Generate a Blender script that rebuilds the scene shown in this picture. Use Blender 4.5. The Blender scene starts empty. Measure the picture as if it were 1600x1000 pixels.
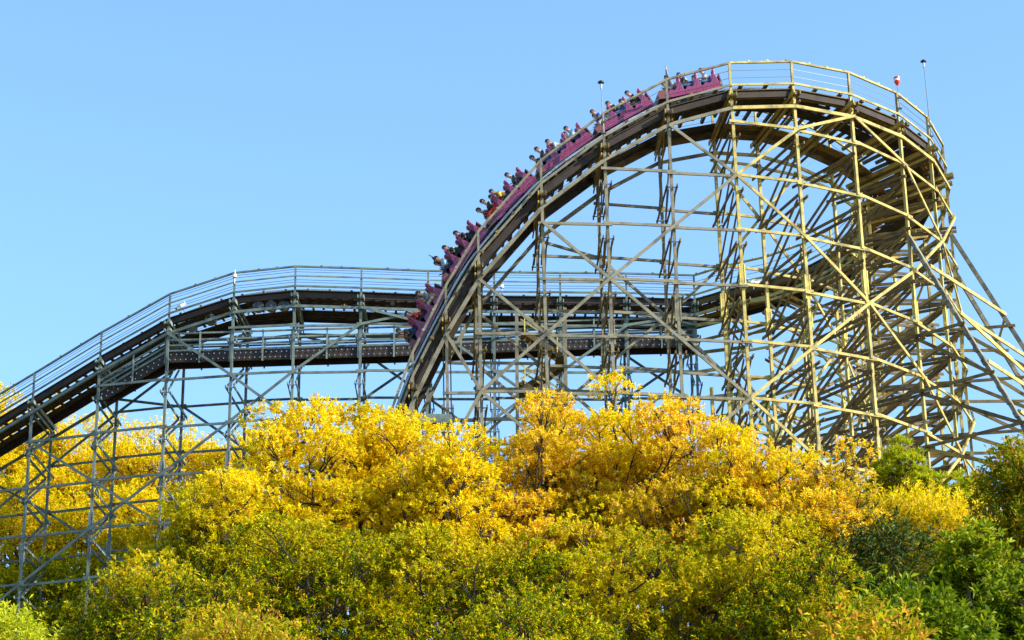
import bpy, bmesh, math, random
import numpy as np
from mathutils import Vector, Matrix, Euler
R = math.radians
random.seed(7)
SC = bpy.context.scene
COL = SC.collection

# ------------------------------------------------------------------ camera
F = 4000.0; PITCH = R(21.8); ROLL = R(-0.34)
cd = bpy.data.cameras.new('camera'); cam = bpy.data.objects.new('camera', cd); COL.objects.link(cam)
cd.lens = F / 1600 * 36; cd.sensor_width = 36; cd.clip_end = 6000; cd.clip_start = 1
CM = Matrix.Rotation(math.pi/2 + PITCH, 3, 'X') @ Matrix.Rotation(ROLL, 3, 'Z')
CL = Vector((0, 0, 1.6))
cam.matrix_world = Matrix.Translation(CL) @ CM.to_4x4()
SC.camera = cam
SC.render.resolution_x = 1024; SC.render.resolution_y = 640

# ------------------------------------------------------------------ light
SUN_EL, SUN_AZ = R(31), R(-19)            # azimuth measured from +X, negative = towards the camera
w = bpy.data.worlds.new('World'); SC.world = w; w.use_nodes = True
nt = w.node_tree; bg = nt.nodes['Background']
sky = nt.nodes.new('ShaderNodeTexSky'); sky.sky_type = 'NISHITA'; sky.sun_disc = False
sky.sun_elevation = SUN_EL; sky.sun_rotation = math.pi/2 - SUN_AZ
sky.air_density = 1.0; sky.dust_density = 1.2; sky.ozone_density = 1.0; sky.altitude = 200
hs = nt.nodes.new('ShaderNodeHueSaturation'); hs.inputs['Saturation'].default_value = 1.0; hs.inputs['Value'].default_value = 1.0
mx = nt.nodes.new('ShaderNodeMix'); mx.data_type = 'RGBA'; mx.blend_type = 'MULTIPLY'; mx.inputs[0].default_value = 1
mx.inputs[7].default_value = (0.89, 1.14, 1.30, 1)
nt.links.new(sky.outputs[0], hs.inputs['Color']); nt.links.new(hs.outputs[0], mx.inputs[6]); nt.links.new(mx.outputs[2], bg.inputs[0])
bg.inputs[1].default_value = 0.15
sd = bpy.data.lights.new('sun', 'SUN'); sd.energy = 5.0; sd.angle = R(0.5); sd.color = (1.0, 0.92, 0.74)
sun = bpy.data.objects.new('sun', sd); COL.objects.link(sun)
SDIR = Vector((math.cos(SUN_EL)*math.cos(SUN_AZ), math.cos(SUN_EL)*math.sin(SUN_AZ), math.sin(SUN_EL)))
sun.rotation_euler = SDIR.to_track_quat('Z', 'Y').to_euler()
SC.view_settings.view_transform = 'Standard'; SC.view_settings.look = 'None'
SC.view_settings.exposure = 1.0; SC.view_settings.gamma = 1

# ------------------------------------------------------------------ helpers
def U(px, py, Y):
    "photo pixel + world Y -> world point (only used to read real positions off the photograph)"
    d = CM @ Vector(((px-800)/F, (500-py)/F, -1.0))
    return CL + d * (Y / d.y)

def tag(o, label=None, cat=None, group=None, kind=None):
    if label: o['label'] = label
    if cat: o['category'] = cat
    if group: o['group'] = group
    if kind: o['kind'] = kind
    return o

def empty(name, loc=(0,0,0), label=None, cat=None, group=None):
    o = bpy.data.objects.new(name, None); COL.objects.link(o); o.location = loc
    o.empty_display_size = 0.3
    return tag(o, label, cat, group)

class MB:
    def __init__(s): s.v = []; s.f = []
    def box8(s, pts):
        n = len(s.v); s.v += [tuple(p) for p in pts]
        s.f += [(n,n+1,n+2,n+3),(n+7,n+6,n+5,n+4),(n,n+4,n+5,n+1),(n+1,n+5,n+6,n+2),(n+2,n+6,n+7,n+3),(n+3,n+7,n+4,n)]
    def beam(s, p, q, w, h, side=None, up=None):
        p = Vector(p); q = Vector(q); d = (q-p)
        if d.length < 1e-4: return
        d.normalize()
        if side is None:
            u = Vector(up) if up is not None else Vector((0,0,1))
            side = d.cross(u)
            if side.length < 1e-3: side = Vector((1,0,0))
        side = Vector(side); side = (side - d*side.dot(d)).normalized()
        u = side.cross(d).normalized()
        a = side*(w/2); b = u*(h/2)
        s.box8([p-a-b, p+a-b, p+a+b, p-a+b, q-a-b, q+a-b, q+a+b, q-a+b])
    def tube(s, pts, rads, n=6):
        rings = []
        for i, p in enumerate(pts):
            p = Vector(p)
            t = (Vector(pts[min(i+1, len(pts)-1)]) - Vector(pts[max(i-1, 0)])).normalized()
            a = t.cross(Vector((0.13, 0.31, 0.94)))
            if a.length < 1e-3: a = Vector((1,0,0))
            a.normalize(); b = t.cross(a)
            r = rads[i]; base = len(s.v)
            for k in range(n):
                an = 2*math.pi*k/n
                s.v.append(tuple(p + a*(r*math.cos(an)) + b*(r*math.sin(an))))
            rings.append(base)
        for i in range(len(rings)-1):
            for k in range(n):
                s.f.append((rings[i]+k, rings[i]+(k+1)%n, rings[i+1]+(k+1)%n, rings[i+1]+k))
        s.f.append(tuple(rings[0]+k for k in reversed(range(n)))); s.f.append(tuple(rings[-1]+k for k in range(n)))
    def prism(s, prof, y0, y1):      # profile in x,z extruded along y
        n = len(prof); b = len(s.v)
        s.v += [(x, y0, z) for x, z in prof] + [(x, y1, z) for x, z in prof]
        s.f.append(tuple(range(b, b+n))); s.f.append(tuple(reversed(range(b+n, b+2*n))))
        for i in range(n):
            j = (i+1) % n
            s.f.append((b+j, b+i, b+n+i, b+n+j))
    def build(s, name, mat, parent=None, smooth=False, bevel=0):
        if parent is not None and (parent == ROOT or parent.parent == ROOT):   # coaster pieces are laid out in world metres
            o_ = ROOT.location; s.v = [(a-o_.x, b-o_.y, c-o_.z) for a, b, c in s.v]
        me = bpy.data.meshes.new(name); me.from_pydata(s.v, [], s.f); me.validate()
        bm = bmesh.new(); bm.from_mesh(me); bmesh.ops.recalc_face_normals(bm, faces=bm.faces)
        bm.to_mesh(me); bm.free()
        me.materials.append(mat)
        if smooth:
            for p in me.polygons: p.use_smooth = True
        o = bpy.data.objects.new(name, me); COL.objects.link(o)
        if bevel:
            m = o.modifiers.new('bevel', 'BEVEL'); m.width = bevel; m.segments = 2; m.limit_method = 'ANGLE'
        if parent is not None: o.parent = parent
        return o

# ------------------------------------------------------------------ materials
def newmat(name):
    m = bpy.data.materials.new(name); m.use_nodes = True
    return m, m.node_tree, m.node_tree.nodes['Principled BSDF']

def ramp(nt, stops):
    r = nt.nodes.new('ShaderNodeValToRGB'); e = r.color_ramp.elements
    while len(e) > 1: e.remove(e[-1])
    e[0].position = stops[0][0]; e[0].color = (*stops[0][1], 1)
    for p, c in stops[1:]:
        x = e.new(p); x.color = (*c, 1)
    return r

def wood(name, c1, c2, c3, stain=(0.05,0.045,0.04), rough=0.75):
    m, nt, bs = newmat(name)
    geo = nt.nodes.new('ShaderNodeNewGeometry')
    r = ramp(nt, [(0, c1), (0.5, c2), (1, c3)]); nt.links.new(geo.outputs['Random Per Island'], r.inputs[0])
    tc = nt.nodes.new('ShaderNodeTexCoord')
    n1 = nt.nodes.new('ShaderNodeTexNoise'); n1.inputs['Scale'].default_value = 1.7; n1.inputs['Detail'].default_value = 6
    nt.links.new(tc.outputs['Object'], n1.inputs['Vector'])
    mr = nt.nodes.new('ShaderNodeMapRange'); mr.inputs[1].default_value = 0.45; mr.inputs[2].default_value = 0.72
    mr.inputs[3].default_value = 0; mr.inputs[4].default_value = 0.75
    nt.links.new(n1.outputs[0], mr.inputs[0])
    mx = nt.nodes.new('ShaderNodeMix'); mx.data_type = 'RGBA'; mx.inputs[7].default_value = (*stain, 1)
    nt.links.new(mr.outputs[0], mx.inputs[0]); nt.links.new(r.outputs[0], mx.inputs[6])
    n2 = nt.nodes.new('ShaderNodeTexNoise'); n2.inputs['Scale'].default_value = 22; n2.inputs['Detail'].default_value = 4
    nt.links.new(tc.outputs['Object'], n2.inputs['Vector'])
    m2 = nt.nodes.new('ShaderNodeMix'); m2.data_type = 'RGBA'; m2.blend_type = 'OVERLAY'; m2.inputs[0].default_value = 0.55
    nt.links.new(mx.outputs[2], m2.inputs[6]); nt.links.new(n2.outputs[0], m2.inputs[7])
    nt.links.new(m2.outputs[2], bs.inputs['Base Color'])
    bs.inputs['Roughness'].default_value = rough
    bs.inputs['Specular IOR Level'].default_value = 0.25
    return m

M = {}
M['wood'] = wood('weathered_yellow_timber', (0.11,0.095,0.065), (0.36,0.29,0.10), (0.70,0.54,0.12), (0.045,0.042,0.038))
M['mid'] = wood('weathered_tan_shaded_timber', (0.10,0.095,0.08), (0.18,0.165,0.12), (0.30,0.26,0.16), (0.04,0.042,0.042))  # shaded copy of the yellow timber: front-run shade darkened into the colour
M['brace'] = wood('weathered_brown_timber', (0.05,0.036,0.026), (0.12,0.085,0.04), (0.42,0.29,0.06), (0.025,0.02,0.018))
M['grey'] = wood('grey_green_shade_timber', (0.075,0.10,0.10), (0.12,0.155,0.145), (0.21,0.24,0.21), (0.03,0.045,0.05))  # grey-green holds the bluish shade of the left run in its colour
M['dark'] = wood('dark_shaded_timber', (0.020,0.013,0.013), (0.032,0.022,0.019), (0.052,0.04,0.026), (0.010,0.008,0.009))  # dark brown timber, with the shade under the walkway put into its colour
M['deck'] = wood('oiled_deck_boards', (0.05,0.032,0.02), (0.09,0.06,0.028), (0.24,0.16,0.035), (0.02,0.015,0.012))

def plain(name, c, rough=0.5, metal=0.0, var=0.12):
    m, nt, bs = newmat(name)
    tc = nt.nodes.new('ShaderNodeTexCoord'); n = nt.nodes.new('ShaderNodeTexNoise'); n.inputs['Scale'].default_value = 9; n.inputs['Detail'].default_value = 5
    nt.links.new(tc.outputs['Object'], n.inputs['Vector'])
    r = ramp(nt, [(0.3, tuple(x*(1-var*2) for x in c)), (0.7, tuple(min(1, x*(1+var)) for x in c))])
    nt.links.new(n.outputs[0], r.inputs[0]); nt.links.new(r.outputs[0], bs.inputs['Base Color'])
    bs.inputs['Roughness'].default_value = rough; bs.inputs['Metallic'].default_value = metal
    return m
M['steel'] = plain('worn_steel', (0.42,0.42,0.41), 0.35, 0.8)
M['cable'] = plain('steel_cable', (0.10,0.11,0.12), 0.5, 0.5)
M['magenta'] = plain('magenta_car_paint', (0.21,0.02,0.10), 0.35)
M['maroon'] = plain('maroon_end_panel', (0.13,0.03,0.03), 0.5)
M['seat'] = plain('magenta_seat_shell', (0.26,0.02,0.10), 0.5)
M['black'] = plain('black_rubber', (0.02,0.02,0.022), 0.6)
M['white'] = plain('white_enamel', (0.75,0.75,0.73), 0.4)
M['red'] = plain('red_plastic', (0.70,0.03,0.01), 0.35)
M['skin'] = plain('skin', (0.52,0.30,0.21), 0.55, 0, 0.05)
M['hair'] = plain('dark_hair', (0.018,0.014,0.012), 0.5)
M['hair_brown'] = plain('brown_hair', (0.10,0.035,0.015), 0.5)
CLOTH = {}
def cloth(name, c):
    if name not in CLOTH: CLOTH[name] = plain('cloth_'+name, c, 0.9, 0, 0.25)
    return CLOTH[name]

def leafmat(name, lo, hi, zlo, zhi, trans=0.45, patch=0.35):
    """autumn leaves: per-leaf colour from two palettes (lo = lower, still green; hi = turned leaves at the top), mixed by a patchy noise"""
    m, nt, bs = newmat(name)
    out = nt.nodes['Material Output']
    geo = nt.nodes.new('ShaderNodeNewGeometry')
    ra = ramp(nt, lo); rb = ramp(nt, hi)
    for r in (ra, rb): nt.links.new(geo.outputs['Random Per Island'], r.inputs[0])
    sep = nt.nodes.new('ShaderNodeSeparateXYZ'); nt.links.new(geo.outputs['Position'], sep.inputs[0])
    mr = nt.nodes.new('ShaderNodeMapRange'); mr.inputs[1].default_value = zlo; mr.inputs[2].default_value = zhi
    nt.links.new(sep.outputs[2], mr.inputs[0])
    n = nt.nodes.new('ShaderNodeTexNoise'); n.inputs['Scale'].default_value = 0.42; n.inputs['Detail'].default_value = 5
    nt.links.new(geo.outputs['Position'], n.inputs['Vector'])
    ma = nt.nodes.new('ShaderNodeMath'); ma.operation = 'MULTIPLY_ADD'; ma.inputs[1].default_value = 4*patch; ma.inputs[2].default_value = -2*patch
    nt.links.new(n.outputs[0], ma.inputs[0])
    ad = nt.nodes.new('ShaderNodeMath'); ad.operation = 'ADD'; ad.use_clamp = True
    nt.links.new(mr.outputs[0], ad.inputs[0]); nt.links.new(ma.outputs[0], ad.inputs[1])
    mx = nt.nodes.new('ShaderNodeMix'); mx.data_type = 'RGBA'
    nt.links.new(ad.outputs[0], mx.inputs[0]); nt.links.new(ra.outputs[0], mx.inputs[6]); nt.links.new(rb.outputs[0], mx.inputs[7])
    bs.inputs['Roughness'].default_value = 0.5; bs.inputs['Specular IOR Level'].default_value = 0.15
    nt.links.new(mx.outputs[2], bs.inputs['Base Color'])
    tr = nt.nodes.new('ShaderNodeBsdfTranslucent'); nt.links.new(mx.outputs[2], tr.inputs[0])
    ms = nt.nodes.new('ShaderNodeMixShader'); ms.inputs[0].default_value = trans
    nt.links.new(bs.outputs[0], ms.inputs[1]); nt.links.new(tr.outputs[0], ms.inputs[2]); nt.links.new(ms.outputs[0], out.inputs[0])
    return m

# ------------------------------------------------------------------ ground
GP = [(-200,0),(30,0),(60,9),(75,13),(112,27),(137,34),(160,38),(260,44),(3000,60)]
def gz(x, y):
    for (a, za), (b, zb) in zip(GP, GP[1:]):
        if y <= b:
            t = (y-a)/(b-a); z = za+(zb-za)*t; break
    else: z = 60
    return z + 0.5*math.sin(x*0.09+y*0.05) + 0.3*math.sin(x*0.21-y*0.11)
def make_ground():
    xs = [-3000,-1500,-700,-300,-150] + list(range(-90, 91, 6)) + [150,300,700,1500,3000]
    ys = [-200,-60,0] + list(range(10, 200, 6)) + [240,300,500,900,1600,3000]
    v = [(x, y, gz(x, y)) for y in ys for x in xs]; n = len(xs)
    f = [(j*n+i, j*n+i+1, (j+1)*n+i+1, (j+1)*n+i) for j in range(len(ys)-1) for i in range(n-1)]
    me = bpy.data.meshes.new('ground'); me.from_pydata(v, [], f)
    for p in me.polygons: p.use_smooth = True
    m, nt, bs = newmat('leaf_litter')
    tc = nt.nodes.new('ShaderNodeTexCoord'); no = nt.nodes.new('ShaderNodeTexNoise'); no.inputs['Scale'].default_value = 0.8; no.inputs['Detail'].default_value = 10
    nt.links.new(tc.outputs['Object'], no.inputs['Vector'])
    r = ramp(nt, [(0.3,(0.05,0.06,0.02)),(0.5,(0.12,0.09,0.03)),(0.7,(0.22,0.15,0.04))])
    nt.links.new(no.outputs[0], r.inputs[0]); nt.links.new(r.outputs[0], bs.inputs['Base Color']); bs.inputs['Roughness'].default_value = 0.95
    me.materials.append(m)
    o = bpy.data.objects.new('ground', me); COL.objects.link(o); tag(o, kind='structure')
make_ground()

# ------------------------------------------------------------------ coaster stations
W = 4.2                      # distance between the two post rows
HR = 1.25                    # hand rail above deck edge
ROOT = empty('wooden_roller_coaster', (0, 115, 27),
             'towering weathered timber roller coaster with curved crest, steep drop and lattice of posts', 'roller coaster')
class St: pass
ST = []
def station(near=None, outer=None, inward=None, ztop=0, bank=0, kind='front', nearis='outer'):
    s = St(); s.bank = bank; s.kind = kind; s.inw = Vector((inward[0], inward[1], 0)).normalized()
    if outer is not None: s.o = Vector((outer[0], outer[1]))
    else: s.o = Vector((near[0], near[1])) - s.inw.to_2d()*W
    s.i = s.o + s.inw.to_2d()*((3.4, 3.4, 3.4, 3.4, 3.4, 3.5, 3.6, 3.8, 4.0)[len(ST)] if kind == 'front' else W)
    s.zo = ztop - HR; s.zi = s.zo - math.sin(bank)*W
    ST.append(s); return s

front_px = [(500,880,110.9),(556,750,110.9),(602,640,110.9),(637,550,110.9),(691,446,110.9),(743,362,110.9),(843,251,111.0),(942,178,111.2),(1042,125,111.6)]
for px, py, Y in front_px:
    p = U(px, py, Y)
    station(outer=p, inward=(-0.06 if px > 700 else -0.02, 1), ztop=p.z, kind='front')
turn_px = [(1141,99,112.0,4),(1238,97,112.87,9),(1327,114,114.35,13),(1402,146,117.0,15),(1450,184,119.9,15),(1475,228,123.4,15)]
CEN = Vector((8.8, 126.4))
for px, py, Y, bk in turn_px:
    p = U(px, py, Y)
    station(outer=p, inward=CEN - p.to_2d(), ztop=p.z, bank=R(bk), kind='turn')
for k, th in enumerate((90,104,118,132,146,160)):
    t = R(th); o = CEN + 14.5*Vector((math.sin(t), -math.cos(t)))
    station(outer=o, inward=CEN-o, ztop=60.9 - 0.28*k, bank=R([15,14,12,9,6,3][k]), kind='turn')
back_px = [(1084,431,136.9),(978,428,136.8),(875,427,136.7),(772,426,136.6),(669,424,136.5),(565,420,136.4),(462,417,136.5),(367,427,136.9),
           (266,460,137.6),(159,520,138.7),(54,584,140.0),(-52,648,141.5),(-158,712,143.0)]
for n, (px, py, Y) in enumerate(back_px):
    p = U(px, py, Y)
    station(near=p, inward=(0.0 if px > 400 else -0.1, -1), ztop=p.z, kind='back' if px < 1100 else 'turn')
NF = len(front_px); NT = NF+12
P6 = U(1149, 276, 112.0); ZL2 = P6.z; LS = 2.86          # front level 2 and level spacing
ZB0 = U(462, 510, 136.5).z
def levels(s):
    zt = min(s.zo, s.zi) - 1.4
    out = []
    base = ZL2 + 2*LS if s.kind != 'back' else ZB0 + 0*LS
    k = 0
    gmin = gz(s.o.x, s.o.y)
    while base - k*LS > gmin + 1:
        z = base - k*LS
        if z < zt: out.append((k, z))
        k += 1
    return out
def deep(s): return s.kind == 'turn' and True
def lean(s):   # the tall front wall leans slightly outwards with depth below the deck
    return 0.018 if s.kind in ('front', 'turn') else 0.0
def pt(s, side, z):
    b = s.o if side == 'o' else (s.i if side == 'i' else s.i + s.inw.to_2d()*3.6)
    zt = s.zo if side == 'o' else s.zi
    dx = (60 - z)*lean(s) if s.kind != 'back' else 0
    return Vector((b.x+dx - (60-57)*lean(s), b.y, z))

# bents
def make_bent(i, s):
    grey = s.kind == 'back'
    wm = M['grey'] if grey else (M['mid'] if s.kind == 'front' else M['wood']); bm_ = M['grey'] if grey else M['brace']
    inw = s.inw; tan = Vector((-inw.y, inw.x, 0))
    lv = levels(s)
    root = MB(); braces = []
    for n, (k, z) in enumerate(lv):
        zc = z - 0.72
        for sg in (-1, 1):
            off = tan*(0.17*sg)
            if n+1 < len(lv):
                zn = lv[n+1][1] - 0.72
                m_ = MB(); m_.beam(pt(s,'o',zc-0.12)+off, pt(s,'i',zn+0.15)+off, 0.06, 0.14, side=tan); braces.append(m_)
        if n == 0 and s.kind != 'turn':
            for sg in (-1, 1):
                off = tan*(0.17*sg)
                m_ = MB(); m_.beam(pt(s,'o',s.zo-0.9)+off, pt(s,'i',zc+0.15)+off, 0.06, 0.14, side=tan); braces.append(m_)
    # the bent itself: the cap that carries the deck
    a = pt(s,'o',s.zo-0.62); d = pt(s,'i',s.zi-0.62); e = (d-a).normalized()
    root.beam(a - e*0.3, d + e*0.3, 0.14, 0.18, side=tan)
    b = root.build('support_bent', bm_, ROOT)
    for m_ in braces: m_.build('diagonal_brace', bm_, b)
    # posts with splice plates
    for side in ('o','i'):
        p = MB(); zt = (s.zo if side == 'o' else s.zi)
        top = pt(s, side, zt + HR); bot = pt(s, side, gz(s.o.x, s.o.y) - 1)
        p.beam(pt(s,side,zt-0.3), bot, 0.145, 0.145, side=tan)
        p.beam(top, pt(s,side,zt-0.3), 0.11, 0.11, side=tan)
        for q in range(1, 9):
            za = zt - 1.6 - q*LS*3.0 + (0.7 if i % 2 else 0) + (0.5 if side == 'i' else 0)
            if za < bot.z + 2: break
            for sg in (-1, 1):
                p.beam(pt(s,side,za)+tan*0.115*sg, pt(s,side,za-1.25)+tan*0.115*sg, 0.055, 0.18, side=tan)
            for u_ in (0.15, 0.5, 0.85, 1.15):
                p.beam(pt(s,side,za-u_)-tan*0.22, pt(s,side,za-u_)+tan*0.22, 0.03, 0.03)
        p.build('post', wm, b)
    # cross beams: paired planks through both posts, ends proud
    for n, (k, z) in enumerate(lv):
        zc = z - 0.72; c = MB()
        a = pt(s,'o',zc); d = pt(s,'i',zc); e = (d-a).normalized()
        for sg in (-1, 1):
            c.beam(a - e*0.3 + tan*(0.245*sg), d + e*0.3 + tan*(0.245*sg), 0.06, 0.15, side=tan)
        for q in (a, d):
            c.beam(q - tan*0.31, q + tan*0.31, 0.045, 0.045)
        c.build('cross_beam', bm_, b)
    if s.kind == 'turn' or (s.kind == 'front' and i >= 5):          # the tower is three post rows deep below the third level
        top3 = [z for k, z in lv if k >= (5 if s.kind == 'turn' else 6)]
        if top3:
            p = MB(); p.beam(pt(s,'m',top3[0]+0.6), pt(s,'m',gz(s.o.x,s.o.y)-1), 0.165, 0.165, side=tan); p.build('post', wm, b)
            for n, z in enumerate(top3):
                c = MB(); c.beam(pt(s,'i',z-0.72)-tan*0.18, pt(s,'m',z-0.72)-tan*0.18, 0.06, 0.15, side=tan); c.build('cross_beam', bm_, b)
                c = MB(); c.beam(pt(s,'i',z-0.8)+tan*0.12, pt(s,'m',z-LS-0.6)+tan*0.12, 0.06, 0.14, side=tan); c.build('diagonal_brace', bm_, b)
    # deck bearer
    c = MB(); a = pt(s,'o',s.zo-0.62); d = pt(s,'i',s.zi-0.62); e = (d-a).normalized()
    for sg in (-1, 1):
        c.beam(a - e*0.42 + tan*(0.17*sg), d + e*0.42 + tan*(0.17*sg), 0.06, 0.22, side=tan)
        c.beam(a - e*0.33 + tan*(0.17*sg)-Vector((0,0,.42)), d + e*0.33 + tan*(0.17*sg)-Vector((0,0,.42)), 0.06, 0.13, side=tan)
    c.build('deck_bearer', bm_, b)
    return b

def zl(s, k):
    return (ZL2 + 2*LS if s.kind != 'back' else ZB0) - k*LS
def in_levels(s, k):
    return any(kk == k for kk, z in levels(s))

def make_bay(i, s, t):
    grey = s.kind == 'back' and t.kind == 'back'
    wm = M['grey'] if grey else (M['mid'] if s.kind == 'front' else M['wood']); bm_ = M['grey'] if grey else (M['mid'] if s.kind == 'front' else M['wood'])
    dias = []
    mixed = (s.kind == 'back') != (t.kind == 'back')
    j = i - 3            # front index: F0 = station 3
    for side in ('o','i'):
        root = MB(); led = []; dias = []
        outv = (-1 if side == 'o' else 1)
        ks = set(k for k,_ in levels(s)) & set(k for k,_ in levels(t))
        kall = range(-1, 14)
        off_s = s.inw*(0.15*outv); off_t = t.inw*(0.15*outv)
        off2_s = s.inw*(0.21*outv); off2_t = t.inw*(0.21*outv)
        def node(st, k, o):
            z = zl(st, k)
            lo = gz(st.o.x, st.o.y)
            if z < lo: return None
            top = (st.zo if side == 'o' else st.zi) - 1.25
            if z > top:
                if z - top > LS*1.0: return None
                z = top
            return pt(st, side, z) + o
        if not mixed:
            for k in ks:
                l = MB()
                dz = Vector((0,0,0.04 if i % 2 else -0.04))
                e = (pt(t,side,0)-pt(s,side,0)).normalized()*0.22
                l.beam(pt(s,side,zl(s,k))+off_s-e+dz, pt(t,side,zl(t,k))+off_t+e+dz, 0.08, 0.135, up=(0,0,1))
                led.append(l)
            # chord that follows the track just under the deck
            for k in kall:
                if grey or s.kind == 'back':
                    jb = 26 - i       # station 26 is post x=565 -> jb 0 ; jb grows to the left
                    jb = i - 26
                    A = jb; B = jb + 1
                    d1 = (k - A) % 4 == 0            # '/' : from (A,k) to (B,k+1)
                    d2 = (k + 1 + A) % 4 == 1 and False
                    sh = 0 if side == 'i' else 1
                    if (k - A - sh) % 4 == 0:
                        a = node(s, k, off2_s); b = node(t, k+1, off2_t)
                        if a and b: m_ = MB(); m_.beam(a, b, 0.07, 0.15, up=(0,0,1)); dias.append(m_)
                    if (k + 1 + B - 1 - sh) % 4 == 3:
                        a = node(s, k+1, off2_s*1.35); b = node(t, k, off2_t*1.35)
                        if a and b: m_ = MB(); m_.beam(a, b, 0.07, 0.15, up=(0,0,1)); dias.append(m_)
                else:
                    sh = 0 if side == 'o' else 1
                    if (j - k - sh) % 4 == 0 or (j < 4 and j - k == -2):
                        a = node(s, k, off2_s); b = node(t, k+1, off2_t)
                        if a and b: m_ = MB(); m_.beam(a, b, 0.07, 0.145, up=(0,0,1)); dias.append(m_)
                    if (j + k + 1 - sh) % 4 == 0:
                        a = node(s, k+1, off2_s*1.38); b = node(t, k, off2_t*1.38)
                        if a and b: m_ = MB(); m_.beam(a, b, 0.07, 0.145, up=(0,0,1)); dias.append(m_)
        else:
            for k in range(0, 9):
                zz = ZB0 - k*LS
                l = MB(); l.beam(pt(s,side,zz)+off_s, pt(t,side,zz)+off_t, 0.08, 0.2, up=(0,0,1)); led.append(l)
        zs = (s.zo if side == 'o' else s.zi); zt = (t.zo if side == 'o' else t.zi)
        root.beam(pt(s,side,zs-1.25)+off_s, pt(t,side,zt-1.25)+off_t, 0.09, 0.17, up=(0,0,1))
        b = root.build('side_frame', bm_ if not grey else wm, ROOT)
        for l in led: l.build('ledger', wm, b)
        for l in dias: l.build('diagonal_brace', bm_, b)
    if s.kind in ('turn','front') and t.kind == 'turn' or (s.kind == 'front' and i >= 5):
        c = MB(); c.beam(pt(s,'m',zl(s,5)), pt(t,'m',zl(t,5)), 0.08, 0.135, up=(0,0,1)); fr = c.build('side_frame', wm, ROOT)
        for k in range(6, 12):
            if zl(s,k) < gz(s.o.x, s.o.y)+1: break
            c = MB(); c.beam(pt(s,'m',zl(s,k)), pt(t,'m',zl(t,k)), 0.08, 0.135, up=(0,0,1)); c.build('ledger', wm, fr)
            if (i+k) % 2: 
                c = MB(); c.beam(pt(s,'m',zl(s,k)), pt(t,'m',zl(t,k-1)), 0.06, 0.13, up=(0,0,1)); c.build('diagonal_brace', wm, fr)
    # deck + rails for this bay
    for side in ('o','i'):
        d = MB()
        outv = (-1 if side == 'o' else 1)
        zs = (s.zo if side == 'o' else s.zi); zt = (t.zo if side == 'o' else t.zi)
        A = pt(s,side,zs); B = pt(t,side,zt)
        io_s = s.inw*(-outv); io_t = t.inw*(-outv)
        # stringer board + deep joist behind it
        d.beam(A+io_s*0.17-Vector((0,0,.43)), B+io_t*0.17-Vector((0,0,.43)), 0.10, 0.30, up=(0,0,1))
        d.build('track_stringer', M['deck'] if (side == 'i' and s.kind != 'back' and i >= 7) else M['dark'], ROOT)
    for side in ('o','i'):
        wk = MB()
        outv = (-1 if side == 'o' else 1)
        zs = (s.zo if side == 'o' else s.zi); zt = (t.zo if side == 'o' else t.zi)
        A = pt(s,side,zs); B = pt(t,side,zt); io_s = s.inw*(-outv); io_t = t.inw*(-outv)
        for q in range(4):
            l0 = 0.16 + q*0.27
            wk.beam(A+io_s*l0-Vector((0,0,.2)), B+io_t*l0-Vector((0,0,.2)), 0.24, 0.05, up=(0,0,1))
        wk.build('walkway', M['dark'] if s.kind != 'turn' else M['deck'], ROOT)
    for side in ('o','i'):
        outv = (-1 if side == 'o' else 1)
        zs = (s.zo if side == 'o' else s.zi); zt = (t.zo if side == 'o' else t.zi)
        A = pt(s,side,zs); B = pt(t,side,zt)
        h = MB(); z = Vector((0,0,1))
        h.beam(A+z*(HR+.03), B+z*(HR+.03), 0.10, 0.10, up=(0,0,1))
        h.beam(A+z*0.02+s.inw*0.1*outv, B+z*0.02+t.inw*0.1*outv, 0.06, 0.11, up=(0,0,1))
        if grey or s.kind == 'back': h.beam(A+z*0.66+s.inw*0.09*outv, B+z*0.66+t.inw*0.09*outv, 0.05, 0.08, up=(0,0,1))
        n = 3
        for q in range(1, n+ (1 if s.kind == 'turn' else 0)):     # rail splice brackets
            c = A.lerp(B, q/(n+0.3))+z*(HR+.08); e = (B-A).normalized()*0.07
            h.beam(c-e*.8, c+e*.8, 0.12, 0.10, up=(0,0,1))
        hr = h.build('handrail', wm, ROOT)
        cb = MB()
        for zz in ((0.45, 0.85) if not grey else (0.3, 0.45, 0.95, 1.1)):
            cb.beam(A+z*zz, B+z*zz, 0.022, 0.022, up=(0,0,1))
        cb.build('safety_cable', M['cable'], hr)

for i, s in enumerate(ST): make_bent(i, s)
for i in range(len(ST)-1): make_bay(i, ST[i], ST[i+1])

# ------------------------------------------------------------------ running track (smooth)
def catmull(P, n=12):
    out = []
    for i in range(len(P)-1):
        p0 = P[max(i-1,0)]; p1 = P[i]; p2 = P[i+1]; p3 = P[min(i+2, len(P)-1)]
        for k in range(n):
            t = k/n
            out.append(0.5*((2*p1)+(-p0+p2)*t+(2*p0-5*p1+4*p2-p3)*t*t+(-p0+3*p1-3*p2+p3)*t**3))
    out.append(P[-1].copy()); return out
def ctr(s, l, up=0.0):
    a = pt(s,'o',s.zo); b = pt(s,'i',s.zi); t = 0.44 + l/(Vector((b.x-a.x, b.y-a.y)).length)
    return a.lerp(b, t) + Vector((0,0,up+0.22))
rail = {}
for l in (-0.62, 0.62, 0.0): rail[l] = catmull([ctr(s, l) for s in ST])
cen = rail[0.0]
cum = [0]
for a, b in zip(cen, cen[1:]): cum.append(cum[-1] + (b-a).length)
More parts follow.
